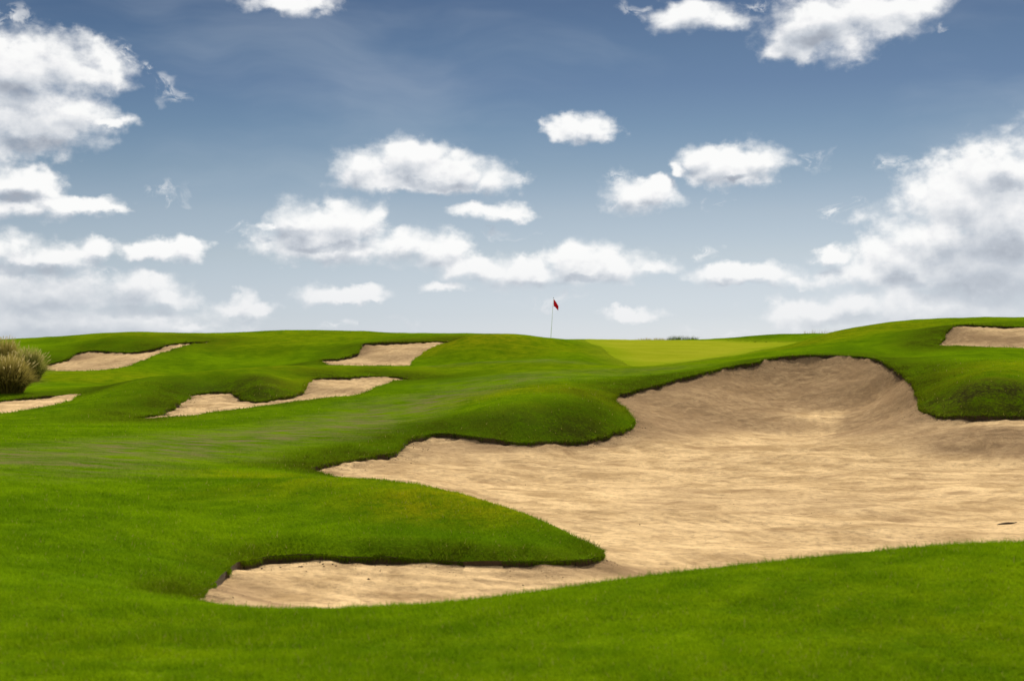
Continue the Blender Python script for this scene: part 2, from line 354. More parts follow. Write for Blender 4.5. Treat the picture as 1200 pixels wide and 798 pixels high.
def catmull(pts, k=8):
    """Closed smooth ring through the points."""
    a = np.array(pts, float); n = len(a); out = []
    for i in range(n):
        p0, p1, p2, p3 = a[i-1], a[i], a[(i+1) % n], a[(i+2) % n]
        d1 = max(np.hypot(*(p2-p1)[:2]), 1e-6); d0 = max(np.hypot(*(p1-p0)[:2]), 1e-6); d2 = max(np.hypot(*(p3-p2)[:2]), 1e-6)
        m1 = ((p2-p1)/d1*d0 + (p1-p0)/d0*d1) / (d0+d1) * d1
        m2 = ((p3-p2)/d2*d1 + (p2-p1)/d1*d2) / (d1+d2) * d1
        for q in np.arange(k) / k:
            h = (2*q**3-3*q**2+1, q**3-2*q**2+q, -2*q**3+3*q**2, q**3-q**2)
            out.append(h[0]*p1 + h[1]*m1 + h[2]*p2 + h[3]*m2)
    return np.array(out)

# value noise for small undulation
LAT = RNG.random((257, 257)); LAT[256] = LAT[0]; LAT[:, 256] = LAT[:, 0]
def vnoise(x, y):
    xi = np.floor(x).astype(int); yi = np.floor(y).astype(int)
    fx = x - xi; fy = y - yi; fx = fx*fx*(3-2*fx); fy = fy*fy*(3-2*fy)
    xi &= 255; yi &= 255
    return (LAT[xi, yi]*(1-fx)*(1-fy) + LAT[xi+1, yi]*fx*(1-fy) + LAT[xi, yi+1]*(1-fx)*fy + LAT[xi+1, yi+1]*fx*fy) - 0.5
def fbm(x, y, o=4, g=0.5):
    r = 0; a = 1.0
    for k in range(o):
        r = r + a * vnoise(x + 17.3*k, y + 9.1*k); x = x*2.03; y = y*2.03; a *= g
    return r

gp = [P3(*p) for p in GRASS_PTS] + [((u-600)/F, math.log(d), z) for u, d, z in GRASS_ABS]
spts = [P3(*p) for p in SAND_PTS]
rings = []
for lab, rg in BUNKERS:
    rg[:] = [(u, v, d, max(0.0402, lip*(0.36 + 0.52*RNG.random())) if lip > 0.05 else lip) for u, v, d, lip in rg]
    for (u, v, d, lip) in rg:
        p = P3(u, v, d); gp.append(p); spts.append((p[0], p[1], p[2] - lip))
    cr = catmull([(P3(u, v, d)[0], P3(u, v, d)[1], lip) for u, v, d, lip in rg], 12)
    dd = np.exp(cr[:, 1]); px, py = cr[:, 0]*dd, dd                     # ragged, hand-cut edge
    am = 0.055*np.clip(dd/22, 0.55, 1.6)
    jx = fbm(px*2.1 + 40, py*2.1, 3)*am*1.6; jy = fbm(px*2.1 + 90, py*2.1 + 30, 3)*am*1.6
    rings.append(np.c_[(px + jx)/(py + jy), np.log(py + jy), cr[:, 2]])
gp += [P3(*p) for p in GREEN]
green_ring = catmull([P3(*p)[:2] for p in GREEN])
def dedupe(pts):
    out = []
    for p in pts:
        if all((p[0]-q[0])**2 + (p[1]-q[1])**2 > 1e-6 for q in out): out.append(p)
    return out
G_FIT = tps_fit(dedupe(gp), 2e-5)
S_FIT = tps_fit(dedupe(spts), 2e-5)

T_FLAT0, T_FLAT1 = math.log(100), math.log(150)
def sstep(x, a, c):
    q = np.clip((x - a) / (c - a), 0, 1); return q*q*(3-2*q)
def grass_z(s, t):
    z = tps_eval(G_FIT, s, np.minimum(t, T_FLAT1))
    d = np.exp(t); x = s*d
    z = z + (fbm(x*0.9, d*0.9, 3) * 0.022 + vnoise(x*0.23+5, d*0.23) * 0.03) * np.clip(d/20, 0.4, 1.3)
    far = np.maximum(sstep(t, T_FLAT0, T_FLAT1), sstep(np.abs(s), 0.75, 1.3))
    return z*(1-far) + (-3.0)*far*sstep(t, 2.3, 4.2) + (-1.75)*far*(1-sstep(t, 2.3, 4.2))
def sand_z(s, t):
    z = tps_eval(S_FIT, s, t)
    d = np.exp(t); x = s*d
    z = z + fbm(x*0.5 + 1.5*vnoise(x*.3, d*.3), d*0.9 + 1.5*vnoise(x*.3+9, d*.3), 5, 0.55) * 0.075 + fbm(x*3.1, d*3.4, 3) * 0.014
    return z

# grid fanned out from the tee side
s_in = np.arange(-0.41, 0.4101, 0.00128)
g_out = 0.41 + np.cumsum(np.geomspace(0.002, 0.09, 40))
sv = np.r_[-g_out[::-1], s_in, g_out]
tv = np.r_[np.linspace(math.log(2.2), 1.88, 40, endpoint=False), np.arange(1.88, math.log(92), 0.0041), np.linspace(math.log(92.2), math.log(160), 40), np.geomspace(math.log(170), math.log(6000), 16)]
NS, NT = len(sv), len(tv)
SG, TG = np.meshgrid(sv, tv)                       # rows = distance, columns = bearing
SGf, TGf = SG.ravel().copy(), TG.ravel().copy()
snap_id = np.full(NS*NT, -1, int); snap_d = np.full(NS*NT, 9.0)
def snap(rg, idx):
    a = np.vstack([rg, rg[:1]])
    ci = np.interp(a[:, 0], sv, np.arange(NS)); ri = np.interp(a[:, 1], tv, np.arange(NT))
    seg = np.hypot(np.diff(ci), np.diff(ri)); cum = np.r_[0, np.cumsum(seg)]
    q = np.arange(0, cum[-1], 0.12)
    c = np.interp(q, cum, ci); r = np.interp(q, cum, ri)
    s = np.interp(q, cum, a[:, 0]); t = np.interp(q, cum, a[:, 1])
    cc = np.rint(c).astype(int); rr = np.rint(r).astype(int); dist = np.hypot(c-cc, r-rr)
    for k in np.argsort(-dist):                     # closest sample is written last
        v = rr[k]*NS + cc[k]
        if dist[k] < snap_d[v]:
            snap_d[v] = dist[k]; snap_id[v] = idx; SGf[v] = s[k]; TGf[v] = t[k]
for i, rg in enumerate(rings): snap(rg, i)
snap(green_ring, 99)

ii, jj = np.meshgrid(np.arange(NT-1), np.arange(NS-1), indexing='ij')
A = (ii*NS + jj).ravel(); B = A + 1; D = A + NS; C_ = D + 1
sn = snap_id >= 0
alt = sn[B] & sn[D] & ~(sn[A] & sn[C_])
T1 = np.where(alt[:, None], np.c_[A, B, D], np.c_[A, B, C_])
T2 = np.where(alt[:, None], np.c_[B, C_, D], np.c_[A, C_, D])
TRI = np.vstack([T1, T2])
cs = SGf[TRI].mean(1); ct = TGf[TRI].mean(1)
def inside(px, py, rg):
    res = np.zeros(len(px), bool)
    x0, y0 = rg[:, 0], rg[:, 1]; x1, y1 = np.roll(x0, -1), np.roll(y0, -1)
    lo = (px > x0.min()) & (px < x0.max()) & (py > y0.min()) & (py < y0.max())
    idx = np.nonzero(lo)[0]; qx, qy = px[idx], py[idx]; r = np.zeros(len(idx), bool)
    for k in range(len(x0)):
        if y0[k] == y1[k]: continue
        c = ((y0[k] > qy) != (y1[k] > qy)) & (qx < (x1[k]-x0[k])*(qy-y0[k])/(y1[k]-y0[k]) + x0[k])
        r ^= c
    res[idx] = r
    return res
cls = np.full(len(TRI), -1)
for i, rg in enumerate(rings): cls[inside(cs, ct, rg)] = i
cls[(cls < 0) & inside(cs, ct, green_ring)] = 99

Zg = grass_z(SGf, TGf)
Dg = np.exp(TGf)
XYZ = np.c_[SGf*Dg, Dg, Zg + EYE]

def mesh_from(name, co, tris, mats, attrs=None, smooth=True, mat_idx=None, parent=None):
    me = bpy.data.meshes.new(name)
    nv, nt = len(co), len(tris)
    me.vertices.add(nv); me.vertices.foreach_set('co', np.ascontiguousarray(co, np.float32).ravel())
    me.loops.add(nt*3); me.loops.foreach_set('vertex_index', np.ascontiguousarray(tris, np.int32).ravel())
    me.polygons.add(nt); me.polygons.foreach_set('loop_start', np.arange(0, nt*3, 3, dtype=np.int32))
    if smooth: me.polygons.foreach_set('use_smooth', np.ones(nt, bool))
    for m in mats: me.materials.append(m)
    if mat_idx is not None: me.polygons.foreach_set('material_index', np.ascontiguousarray(mat_idx, np.int32))
    me.update(calc_edges=True)
    for k, v in (attrs or {}).items():
        at = me.attributes.new(k, 'FLOAT', 'POINT'); at.data.foreach_set('value', np.ascontiguousarray(v, np.float32))
    o = bpy.data.objects.new(name, me); COL.objects.link(o)
    if parent is not None: o.parent = parent
    return o
def compact(tris):
    u, inv = np.unique(tris, return_inverse=True)
    return u, inv.reshape(tris.shape)

# ------------------------------------------------------------------ materials
def new_mat(name):
    m = bpy.data.materials.new(name); m.use_nodes = True; m.node_tree.nodes.clear()
    q = NB(m.node_tree); out = q.n('ShaderNodeOutputMaterial')
    return m, q, out
def attr(q, name):
    nd = q.n('ShaderNodeAttribute', attribute_name=name); return nd.outputs['Fac']
def principled(q, out, col, rough, spec=0.2, normal=None):
    p = q.n('ShaderNodeBsdfPrincipled'); q.put(p.inputs['Base Color'], col); q.put(p.inputs['Roughness'], rough)
    p.inputs['Specular IOR Level'].default_value = spec
    if normal is not None: q.put(p.inputs['Normal'], normal)
    q.t.links.new(p.outputs[0], out.inputs[0]); return p
def matte(q, out, col, normal):
    p = q.n('ShaderNodeBsdfDiffuse'); q.put(p.inputs['Color'], col); p.inputs['Roughness'].default_value = 0.4
    q.put(p.inputs['Normal'], normal); q.t.links.new(p.outputs[0], out.inputs[0]); return p
def bump(q, h, strength, dist):
    nd = q.n('ShaderNodeBump'); q.put(nd.inputs['Height'], h); nd.inputs['Strength'].default_value = strength
    nd.inputs['Distance'].default_value = dist; return nd.outputs[0]

G_LUSH = (0.130, 0.218, 0.002)
G_DEEP = (0.076, 0.145, 0.002)
G_DRY = (0.245, 0.240, 0.004)
G_WORN = (0.190, 0.150, 0.062)
G_ROUGH = (0.047, 0.062, 0.003)
G_HEATH_SHADE = (0.030, 0.026, 0.008)
G_GREEN = (0.240, 0.262, 0.011)
def turf_colour(q):
    pos = q.n('ShaderNodeNewGeometry').outputs['Position']
    big = q.noise(pos, 0.35, 5, 0.6); mid = q.noise(pos, 2.2, 5, 0.62); fine = q.noise(pos, 14.0, 4, 0.6)
    c = q.mix(q.ss(q.m('ADD', q.m('MULTIPLY', big, 0.6), q.m('MULTIPLY', mid, 0.4)), 0.38, 0.62), G_DEEP, G_LUSH)
    dry = q.m('MULTIPLY', attr(q, 'dry'), q.ss(q.m('ADD', q.m('MULTIPLY', mid, 0.6), q.m('MULTIPLY', fine, 0.4)), 0.32, 0.68))
    c = q.mix(dry, c, G_DRY)
    c = q.mix(q.m('MULTIPLY', attr(q, 'rough'), q.ss(q.m('ADD', q.m('MULTIPLY', mid, 0.5), q.m('MULTIPLY', fine, 0.5)), 0.25, 0.62)), c, G_ROUGH)
    c = q.mix(q.m('MULTIPLY', attr(q, 'heath_shade'), q.ss(q.m('ADD', q.m('MULTIPLY', mid, 0.55), q.m('MULTIPLY', fine, 0.45)), 0.34, 0.58)), c, G_HEATH_SHADE)
    c = q.mix(q.m('MULTIPLY', attr(q, 'collar'), 0.5), c, G_GREEN)
    streak = q.noise(q.v('MULTIPLY', pos, (0.45, 1.1, 1.0)), 2.4, 8, 0.70)
    wf = q.m('MULTIPLY', attr(q, 'worn'), q.ss(streak, 0.40, 0.66, 0.0, 1.0))
    c = q.mix(wf, c, G_WORN)
    return c, pos, fine, mid
def turf_mat():
    m, q, out = new_mat('turf')
    c, pos, fine, mid = turf_colour(q)
    vf = q.noise(pos, 38.0, 3, 0.6)
    c = q.mix(q.ss(vf, 0.35, 0.65, 0.0, 1.0), q.mix(1.0, c, (0.70, 0.72, 0.8), 'MULTIPLY'), c)
    h = q.m('ADD', q.m('MULTIPLY', fine, 0.55), q.m('MULTIPLY', vf, 0.45))
    matte(q, out, c, bump(q, h, 0.85, 0.05))
    return m
def blade_mat():
    m, q, out = new_mat('grass_blade')
    c, pos, fine, mid = turf_colour(q)
    rnd = attr(q, 'rnd')
    c = q.mix(q.ss(rnd, 0.0, 1.0, 0.0, 0.55), c, q.mix(1.0, c, (1.5, 1.32, 1.1), 'MULTIPLY'))
    c = q.mix(q.ss(rnd, 0.982, 0.985), c, (0.26, 0.215, 0.07))
    df = q.n('ShaderNodeBsdfDiffuse'); tr = q.n('ShaderNodeBsdfTranslucent'); mx = q.n('ShaderNodeMixShader')
    q.put(df.inputs[0], c); q.put(tr.inputs[0], q.mix(1.0, c, (1.25, 1.3, 0.9), 'MULTIPLY'))
    mx.inputs[0].default_value = 0.30
    q.t.links.new(df.outputs[0], mx.inputs[1]); q.t.links.new(tr.outputs[0], mx.inputs[2]); q.t.links.new(mx.outputs[0], out.inputs[0])
    return m
def green_mat():
    m, q, out = new_mat('putting_turf')
    pos = q.n('ShaderNodeNewGeometry').outputs['Position']
    a = q.noise(q.v('MULTIPLY', pos, (0.5, 1, 1)), 0.6, 4, 0.6); f = q.noise(pos, 9, 3, 0.6)
    c = q.mix(q.ss(a, 0.35, 0.65), (0.215, 0.245, 0.008), (0.265, 0.280, 0.014))
    c = q.mix(q.m('MULTIPLY', attr(q, 'collar'), 0.5), c, G_LUSH)
    matte(q, out, c, bump(q, f, 0.3, 0.02)); return m
def soil_mat():
    m, q, out = new_mat('soil')
    pos = q.n('ShaderNodeNewGeometry').outputs['Position']
    n = q.noise(pos, 16, 5, 0.65)
    principled(q, out, q.mix(n, (0.028, 0.019, 0.011), (0.095, 0.066, 0.038)), 0.95, 0.1, bump(q, n, 0.8, 0.03)); return m
def sand_mat():
    m, q, out = new_mat('sand')
    pos = q.n('ShaderNodeNewGeometry').outputs['Position']
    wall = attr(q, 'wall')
    warp = q.v('SCALE', q.v('SUBTRACT', q.noise(pos, 0.5, 3, 0.5, True), (0.5, 0.5, 0.5)), 2.4)
    pw = q.v('ADD', pos, warp)
    st1 = q.noise(q.v('MULTIPLY', pw, (0.75, 0.95, 0.5)), 1.15, 9, 0.68)
    st2 = q.noise(q.v('MULTIPLY', q.v('ADD', pw, q.v('MULTIPLY', q.comb(q.sep(pos)[1], 0.0, 0.0), (-0.8, 0.0, 0.0))), (1.5, 0.35, 0.5)), 1.3, 8, 0.66)
    mixf = q.n('ShaderNodeMix', data_type='FLOAT'); q.put(mixf.inputs[0], wall); q.put(mixf.inputs[2], st1); q.put(mixf.inputs[3], st2)
    st = mixf.outputs[0]
    rk = q.m('ADD', q.m('MULTIPLY', attr(q, 'rim'), 20.0), q.m('MULTIPLY', q.noise(pos, 0.9, 5, 0.6), 14.0))
    rake = q.m('MULTIPLY', q.m('ADD', q.m('MULTIPLY', q.m('SINE', rk), 0.5), 0.5), q.ss(q.noise(pos, 0.5, 5, 0.65), 0.42, 0.62))
    big = q.noise(pos, 0.22, 4, 0.55); fine = q.noise(pos, 22, 4, 0.7); mid = q.noise(pos, 3.2, 6, 0.68)
    grain = q.noise(pos, 9.0, 5, 0.75)
    c = q.mix(q.ss(st, 0.34, 0.64), (0.410, 0.270, 0.127), (0.735, 0.515, 0.262))
    c = q.mix(q.ss(big, 0.40, 0.68, 0.0, 0.35), c, (0.45, 0.31, 0.165))
    c = q.mix(q.m('MULTIPLY', rake, 0.30), c, (0.29, 0.195, 0.105))
    blot = q.m('MULTIPLY', q.ss(q.noise(pw, 0.85, 8, 0.70), 0.53, 0.68), q.ss(grain, 0.30, 0.62, 0.25, 1.0))
    c = q.mix(q.m('MULTIPLY', blot, 0.85), c, (0.265, 0.162, 0.078))
    c = q.mix(q.m('MULTIPLY', wall, q.ss(mid, 0.25, 0.70, 0.95, 0.55)), c, (0.235, 0.150, 0.080))  # steep walls: shade painted into the sand colour, along with some damp
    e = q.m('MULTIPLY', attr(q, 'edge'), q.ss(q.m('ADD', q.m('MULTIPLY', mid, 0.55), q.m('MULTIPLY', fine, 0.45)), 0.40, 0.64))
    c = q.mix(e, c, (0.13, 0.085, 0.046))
    c = q.mix(q.ss(grain, 0.30, 0.56, 0.55, 0.0), c, (0.20, 0.13, 0.07))
    h = q.m('ADD', q.m('ADD', q.m('MULTIPLY', st, 0.62), q.m('MULTIPLY', rake, -0.16)), q.m('ADD', q.m('MULTIPLY', mid, 0.24), q.m('MULTIPLY', grain, 0.24)))
    matte(q, out, c, bump(q, h, 0.7, 0.10)); return m
def plain_mat(name, col, rough=0.6, spec=0.3, vary=0.25, scale=8.0):
    m, q, out = new_mat(name)
    pos = q.n('ShaderNodeTexCoord').outputs['Object']
    n = q.noise(pos, scale, 4, 0.6)
    dark = tuple(k*(1-vary) for k in col); light = tuple(k*(1+vary) for k in col)
    principled(q, out, q.mix(n, dark, light), rough, spec); return m
def leaf_mat(name, lo, hi, tip):
    m, q, out = new_mat(name)
    r = attr(q, 'rnd'); h = attr(q, 'along')
    c = q.mix(r, lo, hi); c = q.mix(q.ss(h, 0.45, 1.0, 0.0, 0.8), c, tip)
    df = q.n('ShaderNodeBsdfDiffuse'); tr = q.n('ShaderNodeBsdfTranslucent'); mx = q.n('ShaderNodeMixShader')
    q.put(df.inputs[0], c); q.put(tr.inputs[0], c); mx.inputs[0].default_value = 0.4
    q.t.links.new(df.outputs[0], mx.inputs[1]); q.t.links.new(tr.outputs[0], mx.inputs[2]); q.t.links.new(mx.outputs[0], out.inputs[0])
    return m
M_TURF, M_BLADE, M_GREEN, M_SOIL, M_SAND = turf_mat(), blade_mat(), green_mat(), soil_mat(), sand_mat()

# dry crests and worn fairway, as patches on the ground (bearing, distance, half widths in metres)
def patch(s, t, u, d, rx, ry, ang=0.0):
    dd = np.exp(t); x = s*dd - (u-600)/F*d; y = dd - d
    ca, sa = math.cos(ang), math.sin(ang)
    xr = (x*ca + y*sa)/rx; yr = (-x*sa + y*ca)/ry
    return np.clip(1 - np.sqrt(xr*xr + yr*yr), 0, 1)
DRY = [(560,16.9,1.3,1.0,.9),(430,18.2,1.8,.9,.4),(660,39.5,3.0,2.2,.7),(545,65,3.2,3.0,1.0),(600,64,3.4,3.0,.6),(1150,41,3.5,2.0,.55),(1140,37,2.5,1.2,.5),
       (1000,61,4,3,.6),(960,60,3,2.5,.6),(1060,60,4,3,.35),(300,71,5,4,.45),(370,71,4,4,.4),(170,70,3,2.0,.5),(300,51.5,3,1.5,.5),(360,47,1.5,2,.5),(250,51,3,2,.35),(100,56,4,3,.5),(60,56,3,3,.4),
       (340,22.5,1.5,1.0,.6),(700,53,5,4,.25),(460,54,3,2.5,.35),(900,71,4,2,.3),(600,8,5,2,.12)]
WORN = [((0,24),(200,27),1.9,.9),((140,27),(330,32),1.9,1.0),((280,31),(430,36),1.9,1.0),((400,36),(520,41),2.0,.9),((480,41),(620,46),2.2,.55),((570,47),(760,51),2.2,.35),((-100,22),(60,23),2.2,.8),((540,57),(640,57),2.0,.5),((0,20),(110,21.5),1.5,.45)]
HEATH_SHADE = [(1140,36.8,2.0,1.9,.95),(1190,36.6,2.0,1.8,.95),(1100,37.6,1.2,1.3,.5),(275,46.6,2.2,1.8,.5),(312,44.8,1.6,1.5,.45),(640,33.9,3.0,1.3,.4)]  # brown weed patches, with shade of the bank faces put into their colour
def heath_shade_at(s, t):
    r = np.zeros_like(s)
    for u, dd, rx, ry, k in HEATH_SHADE: r = np.maximum(r, k*np.minimum(1, 1.35*patch(s, t, u, dd, rx, ry)))
    return r
def masks(s, t):
    dry = np.zeros_like(s); worn = np.zeros_like(s)
    d = np.exp(t); x = s*d
    for u, dd, rx, ry, k in DRY: dry = np.maximum(dry, k*np.minimum(1, 1.6*patch(s, t, u, dd, rx*1.6, ry*1.6)))
    for (u0, d0), (u1, d1), w, k in WORN:
        ax, ay = (u0-600)/F*d0, d0; bx, by = (u1-600)/F*d1, d1
        q = np.clip(((x-ax)*(bx-ax) + (d-ay)*(by-ay)) / ((bx-ax)**2 + (by-ay)**2), 0, 1)
        r = np.hypot(x-ax-q*(bx-ax), d-ay-q*(by-ay))
        worn = np.maximum(worn, k*np.clip(1.25 - r/w, 0, 1))
    dry = np.clip(dry + 0.10*np.clip(fbm(x*.35+3, d*.35, 3)*2, 0, 1), 0, 1)
    return dry, worn

# longer rough on the banks over the bunkers
kd_pts, kd_lip = [], []
for rg in rings:
    dd = np.exp(rg[:, 1])
    for a, c, l in zip(rg[:, 0]*dd, dd, rg[:, 2]): kd_pts.append((a, c)); kd_lip.append(l)
kd = kdtree.KDTree(len(kd_pts)); kdf = kdtree.KDTree(len(kd_pts))
for i, p in enumerate(kd_pts):
    kd.insert((p[0], p[1], 0), i)
    if kd_lip[i] > FARLIP: kdf.insert((p[0], p[1], 0), i)
kd.balance(); kdf.balance()
ROUGH = np.zeros(NS*NT)
sel = np.nonzero((Dg > 9) & (Dg < 72) & (np.abs(SGf) < 0.45))[0]
for v in sel:
    dist = kdf.find((XYZ[v, 0], XYZ[v, 1], 0))[2]
    wd = 0.75 + 2.3*min(1.0, max(0.0, (Dg[v] - 18)/14))
    if dist < wd: ROUGH[v] = 1 - dist/wd
ROUGH = sstep(ROUGH, 0.0, 0.9)
ROUGH *= np.clip(0.75 + 0.9*fbm(XYZ[:, 0]*0.6, XYZ[:, 1]*0.6, 3), 0, 1)
COLLAR = np.zeros(NS*NT)
kdg = kdtree.KDTree(len(green_ring))
for i, (a_, c_) in enumerate(green_ring): kdg.insert((a_*math.exp(c_), math.exp(c_), 0), i)
kdg.balance()
for v in np.nonzero((Dg > 52) & (Dg < 92) & (SGf > 0.02) & (SGf < 0.25))[0]:
    COLLAR[v] = max(0.0, 1 - kdg.find((XYZ[v, 0], XYZ[v, 1], 0))[2]/1.5)
# ------------------------------------------------------------------ turf sheet with cut edges
gt = TRI[cls < 0]
u_, tri = compact(gt)
co = XYZ[u_]
E = np.vstack([tri[:, [0, 1]], tri[:, [1, 2]], tri[:, [2, 0]]])
key = np.sort(E, 1); uk, first, cnt = np.unique(key[:, 0].astype(np.int64)*len(u_) + key[:, 1], return_index=True, return_counts=True)
be = E[first[cnt == 1]]
sid = snap_id[u_]
be = be[(sid[be[:, 0]] >= 0) & (sid[be[:, 0]] < 50) & (sid[be[:, 1]] >= 0) & (sid[be[:, 1]] < 50)]
bu, binv = np.unique(be, return_inverse=True); binv = binv.reshape(be.shape)
low = co[bu].copy(); low[:, 2] -= 0.34
nb = len(co)
skirt = np.vstack([np.c_[be[:, 1], be[:, 0], nb + binv[:, 0]], np.c_[be[:, 1], nb + binv[:, 0], nb + binv[:, 1]]])
# the cut edge gets its own copies of the top vertices so that its shading does not bleed into the turf
top2 = co[bu].copy(); nb2 = nb + len(bu)
skirt = np.vstack([np.c_[nb2 + binv[:, 1], nb2 + binv[:, 0], nb + binv[:, 0]], np.c_[nb2 + binv[:, 1], nb + binv[:, 0], nb + binv[:, 1]]])
allco = np.vstack([co, low, top2]); alltri = np.vstack([tri, skirt])
dry, worn = masks(np.r_[SGf[u_], SGf[u_][bu], SGf[u_][bu]], np.r_[TGf[u_], TGf[u_][bu], TGf[u_][bu]])
turf = mesh_from('fairway', allco, alltri, [M_TURF, M_SOIL], {'dry': dry, 'worn': worn, 'rough': np.r_[ROUGH[u_], ROUGH[u_][bu], ROUGH[u_][bu]], 'heath_shade': heath_shade_at(np.r_[SGf[u_], SGf[u_][bu], SGf[u_][bu]], np.r_[TGf[u_], TGf[u_][bu], TGf[u_][bu]]), 'collar': np.r_[COLLAR[u_], COLLAR[u_][bu], COLLAR[u_][bu]]}, mat_idx=np.r_[np.zeros(len(tri)), np.ones(len(skirt))])
turf['kind'] = 'structure'

gu, gtri = compact(TRI[cls == 99])
green = mesh_from('putting_green', XYZ[gu], gtri, [M_GREEN], {'collar': COLLAR[gu]}); green['kind'] = 'structure'

# ------------------------------------------------------------------ sand
quad_of = np.r_[np.arange(len(A)), np.arange(len(A))]
for i, (lab, rg) in enumerate(BUNKERS):
    inv = np.zeros(NS*NT, bool); inv[TRI[cls == i].ravel()] = True
    g2 = inv.reshape(NT, NS)
    for _ in range(2):
        h = g2.copy(); h[1:] |= g2[:-1]; h[:-1] |= g2[1:]; h[:, 1:] |= g2[:, :-1]; h[:, :-1] |= g2[:, 1:]; g2 = h
    keep = g2.ravel()[TRI].all(1)
    su, stri = compact(TRI[keep])
    s, t = SGf[su], TGf[su]; d = np.exp(t)
    z = sand_z(s, t)
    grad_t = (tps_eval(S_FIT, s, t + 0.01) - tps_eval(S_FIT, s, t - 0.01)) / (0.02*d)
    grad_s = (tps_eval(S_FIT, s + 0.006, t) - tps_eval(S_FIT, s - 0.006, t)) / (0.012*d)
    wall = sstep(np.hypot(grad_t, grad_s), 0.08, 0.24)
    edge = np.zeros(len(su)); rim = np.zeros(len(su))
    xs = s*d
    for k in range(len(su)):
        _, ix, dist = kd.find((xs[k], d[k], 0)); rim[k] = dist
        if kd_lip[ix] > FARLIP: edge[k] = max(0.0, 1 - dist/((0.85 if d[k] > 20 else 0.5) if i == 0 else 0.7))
    z = z + np.minimum(edge**2 * (0.05*fbm(xs*2.2, d*2.2, 3) + 0.045*vnoise(xs*7, d*7)) * np.clip(d/25, 0.7, 1.6), 0.028)
    outv = ~inv[su]; z[outv] = np.minimum(z[outv], Zg[su][outv] - 0.07)
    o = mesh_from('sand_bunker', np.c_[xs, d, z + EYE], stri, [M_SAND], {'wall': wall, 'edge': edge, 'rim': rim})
    o['kind'] = 'structure'; o['label'] = lab; o['category'] = 'sand bunker'; o['group'] = 'sand bunkers cut into the turf'

# crumbs of soil and turf fallen on the sand
def crumbs():
    V, T = [], []; n = 0
    base = np.array([(1,0,0),(-1,0,0),(0,1,0),(0,-1,0),(0,0,1),(0,0,-1)], float)
    face = np.array([(0,2,4),(2,1,4),(1,3,4),(3,0,4),(2,0,5),(1,2,5),(3,1,5),(0,3,5)])
    S2, T2, Z2, R2 = [], [], [], []
    for i, rg in enumerate(rings):
        a = np.vstack([rg, rg[:1]]); dd = np.exp(a[:, 1]); px, py = a[:, 0]*dd, dd
        seg = np.hypot(np.diff(px), np.diff(py)); area = 0.5*np.sum(px[:-1]*py[1:] - px[1:]*py[:-1]); sg = 1 if area > 0 else -1
        cnt = 40*seg*np.clip(0.7 + 2.2*fbm(px[:-1]*1.3 + 7, py[:-1]*1.3, 3), 0, 3); cnt[(np.abs(a[:-1, 0]) > 0.40) | (a[:-1, 2] <= FARLIP)] = 0
        k = np.repeat(np.arange(len(seg)), RNG.poisson(cnt)); f = RNG.random(len(k))
        x = px[k]*(1-f) + px[k+1]*f; y = py[k]*(1-f) + py[k+1]*f
        nx = -(py[k+1]-py[k])/np.maximum(seg[k], 1e-6)*sg; ny = (px[k+1]-px[k])/np.maximum(seg[k], 1e-6)*sg
        o = RNG.exponential(0.22, len(k)) + 0.01
        x, y = x + nx*o, y + ny*o; r = RNG.lognormal(-5.25, 0.45, len(k)).clip(0.003, 0.013)
        if i == 0:
            m = 220; x = np.r_[x, RNG.uniform(-5, 14, m)]; yy = RNG.uniform(12, 45, m); y = np.r_[y, yy]; x[-m:] *= yy/40; r = np.r_[r, RNG.lognormal(-5.3, 0.4, m).clip(0.003, 0.010)]
        s, t = x/y, np.log(y); ok = inside(s, t, rg)
        S2.append(s[ok]); T2.append(t[ok]); R2.append(r[ok])
    s, t, r = map(np.concatenate, (S2, T2, R2))
    z = sand_z(s, t) + EYE; d = np.exp(t); n = len(s)
    sh = base[None]*RNG.uniform(0.6, 1.3, (n, 6, 1)) + RNG.normal(0, 0.15, (n, 6, 3))
    co = sh*r[:, None, None]*np.array((1.2, 1.2, 0.8)) + np.c_[s*d, d, z + r*0.3][:, None, :]
    tri = face[None] + 6*np.arange(n)[:, None, None]
    o = mesh_from('soil_crumbs', co.reshape(-1, 3), tri.reshape(-1, 3), [M_SOIL], smooth=False)
    o['kind'] = 'stuff'; o['label'] = 'dark soil crumbs scattered on the sand under the turf edges'; o['category'] = 'soil crumbs'
crumbs()

# lowest sheet that carries the land out to the horizon on every side
R = 7000.0
ground = mesh_from('ground', np.array([(-R, -R, -1.9), (R, -R, -1.9), (R, R, -1.9), (-R, R, -1.9)], float), np.array([(0, 1, 2), (0, 2, 3)]), [M_TURF], {'dry': np.zeros(4), 'worn': np.zeros(4)}, smooth=False)
ground['kind'] = 'structure'

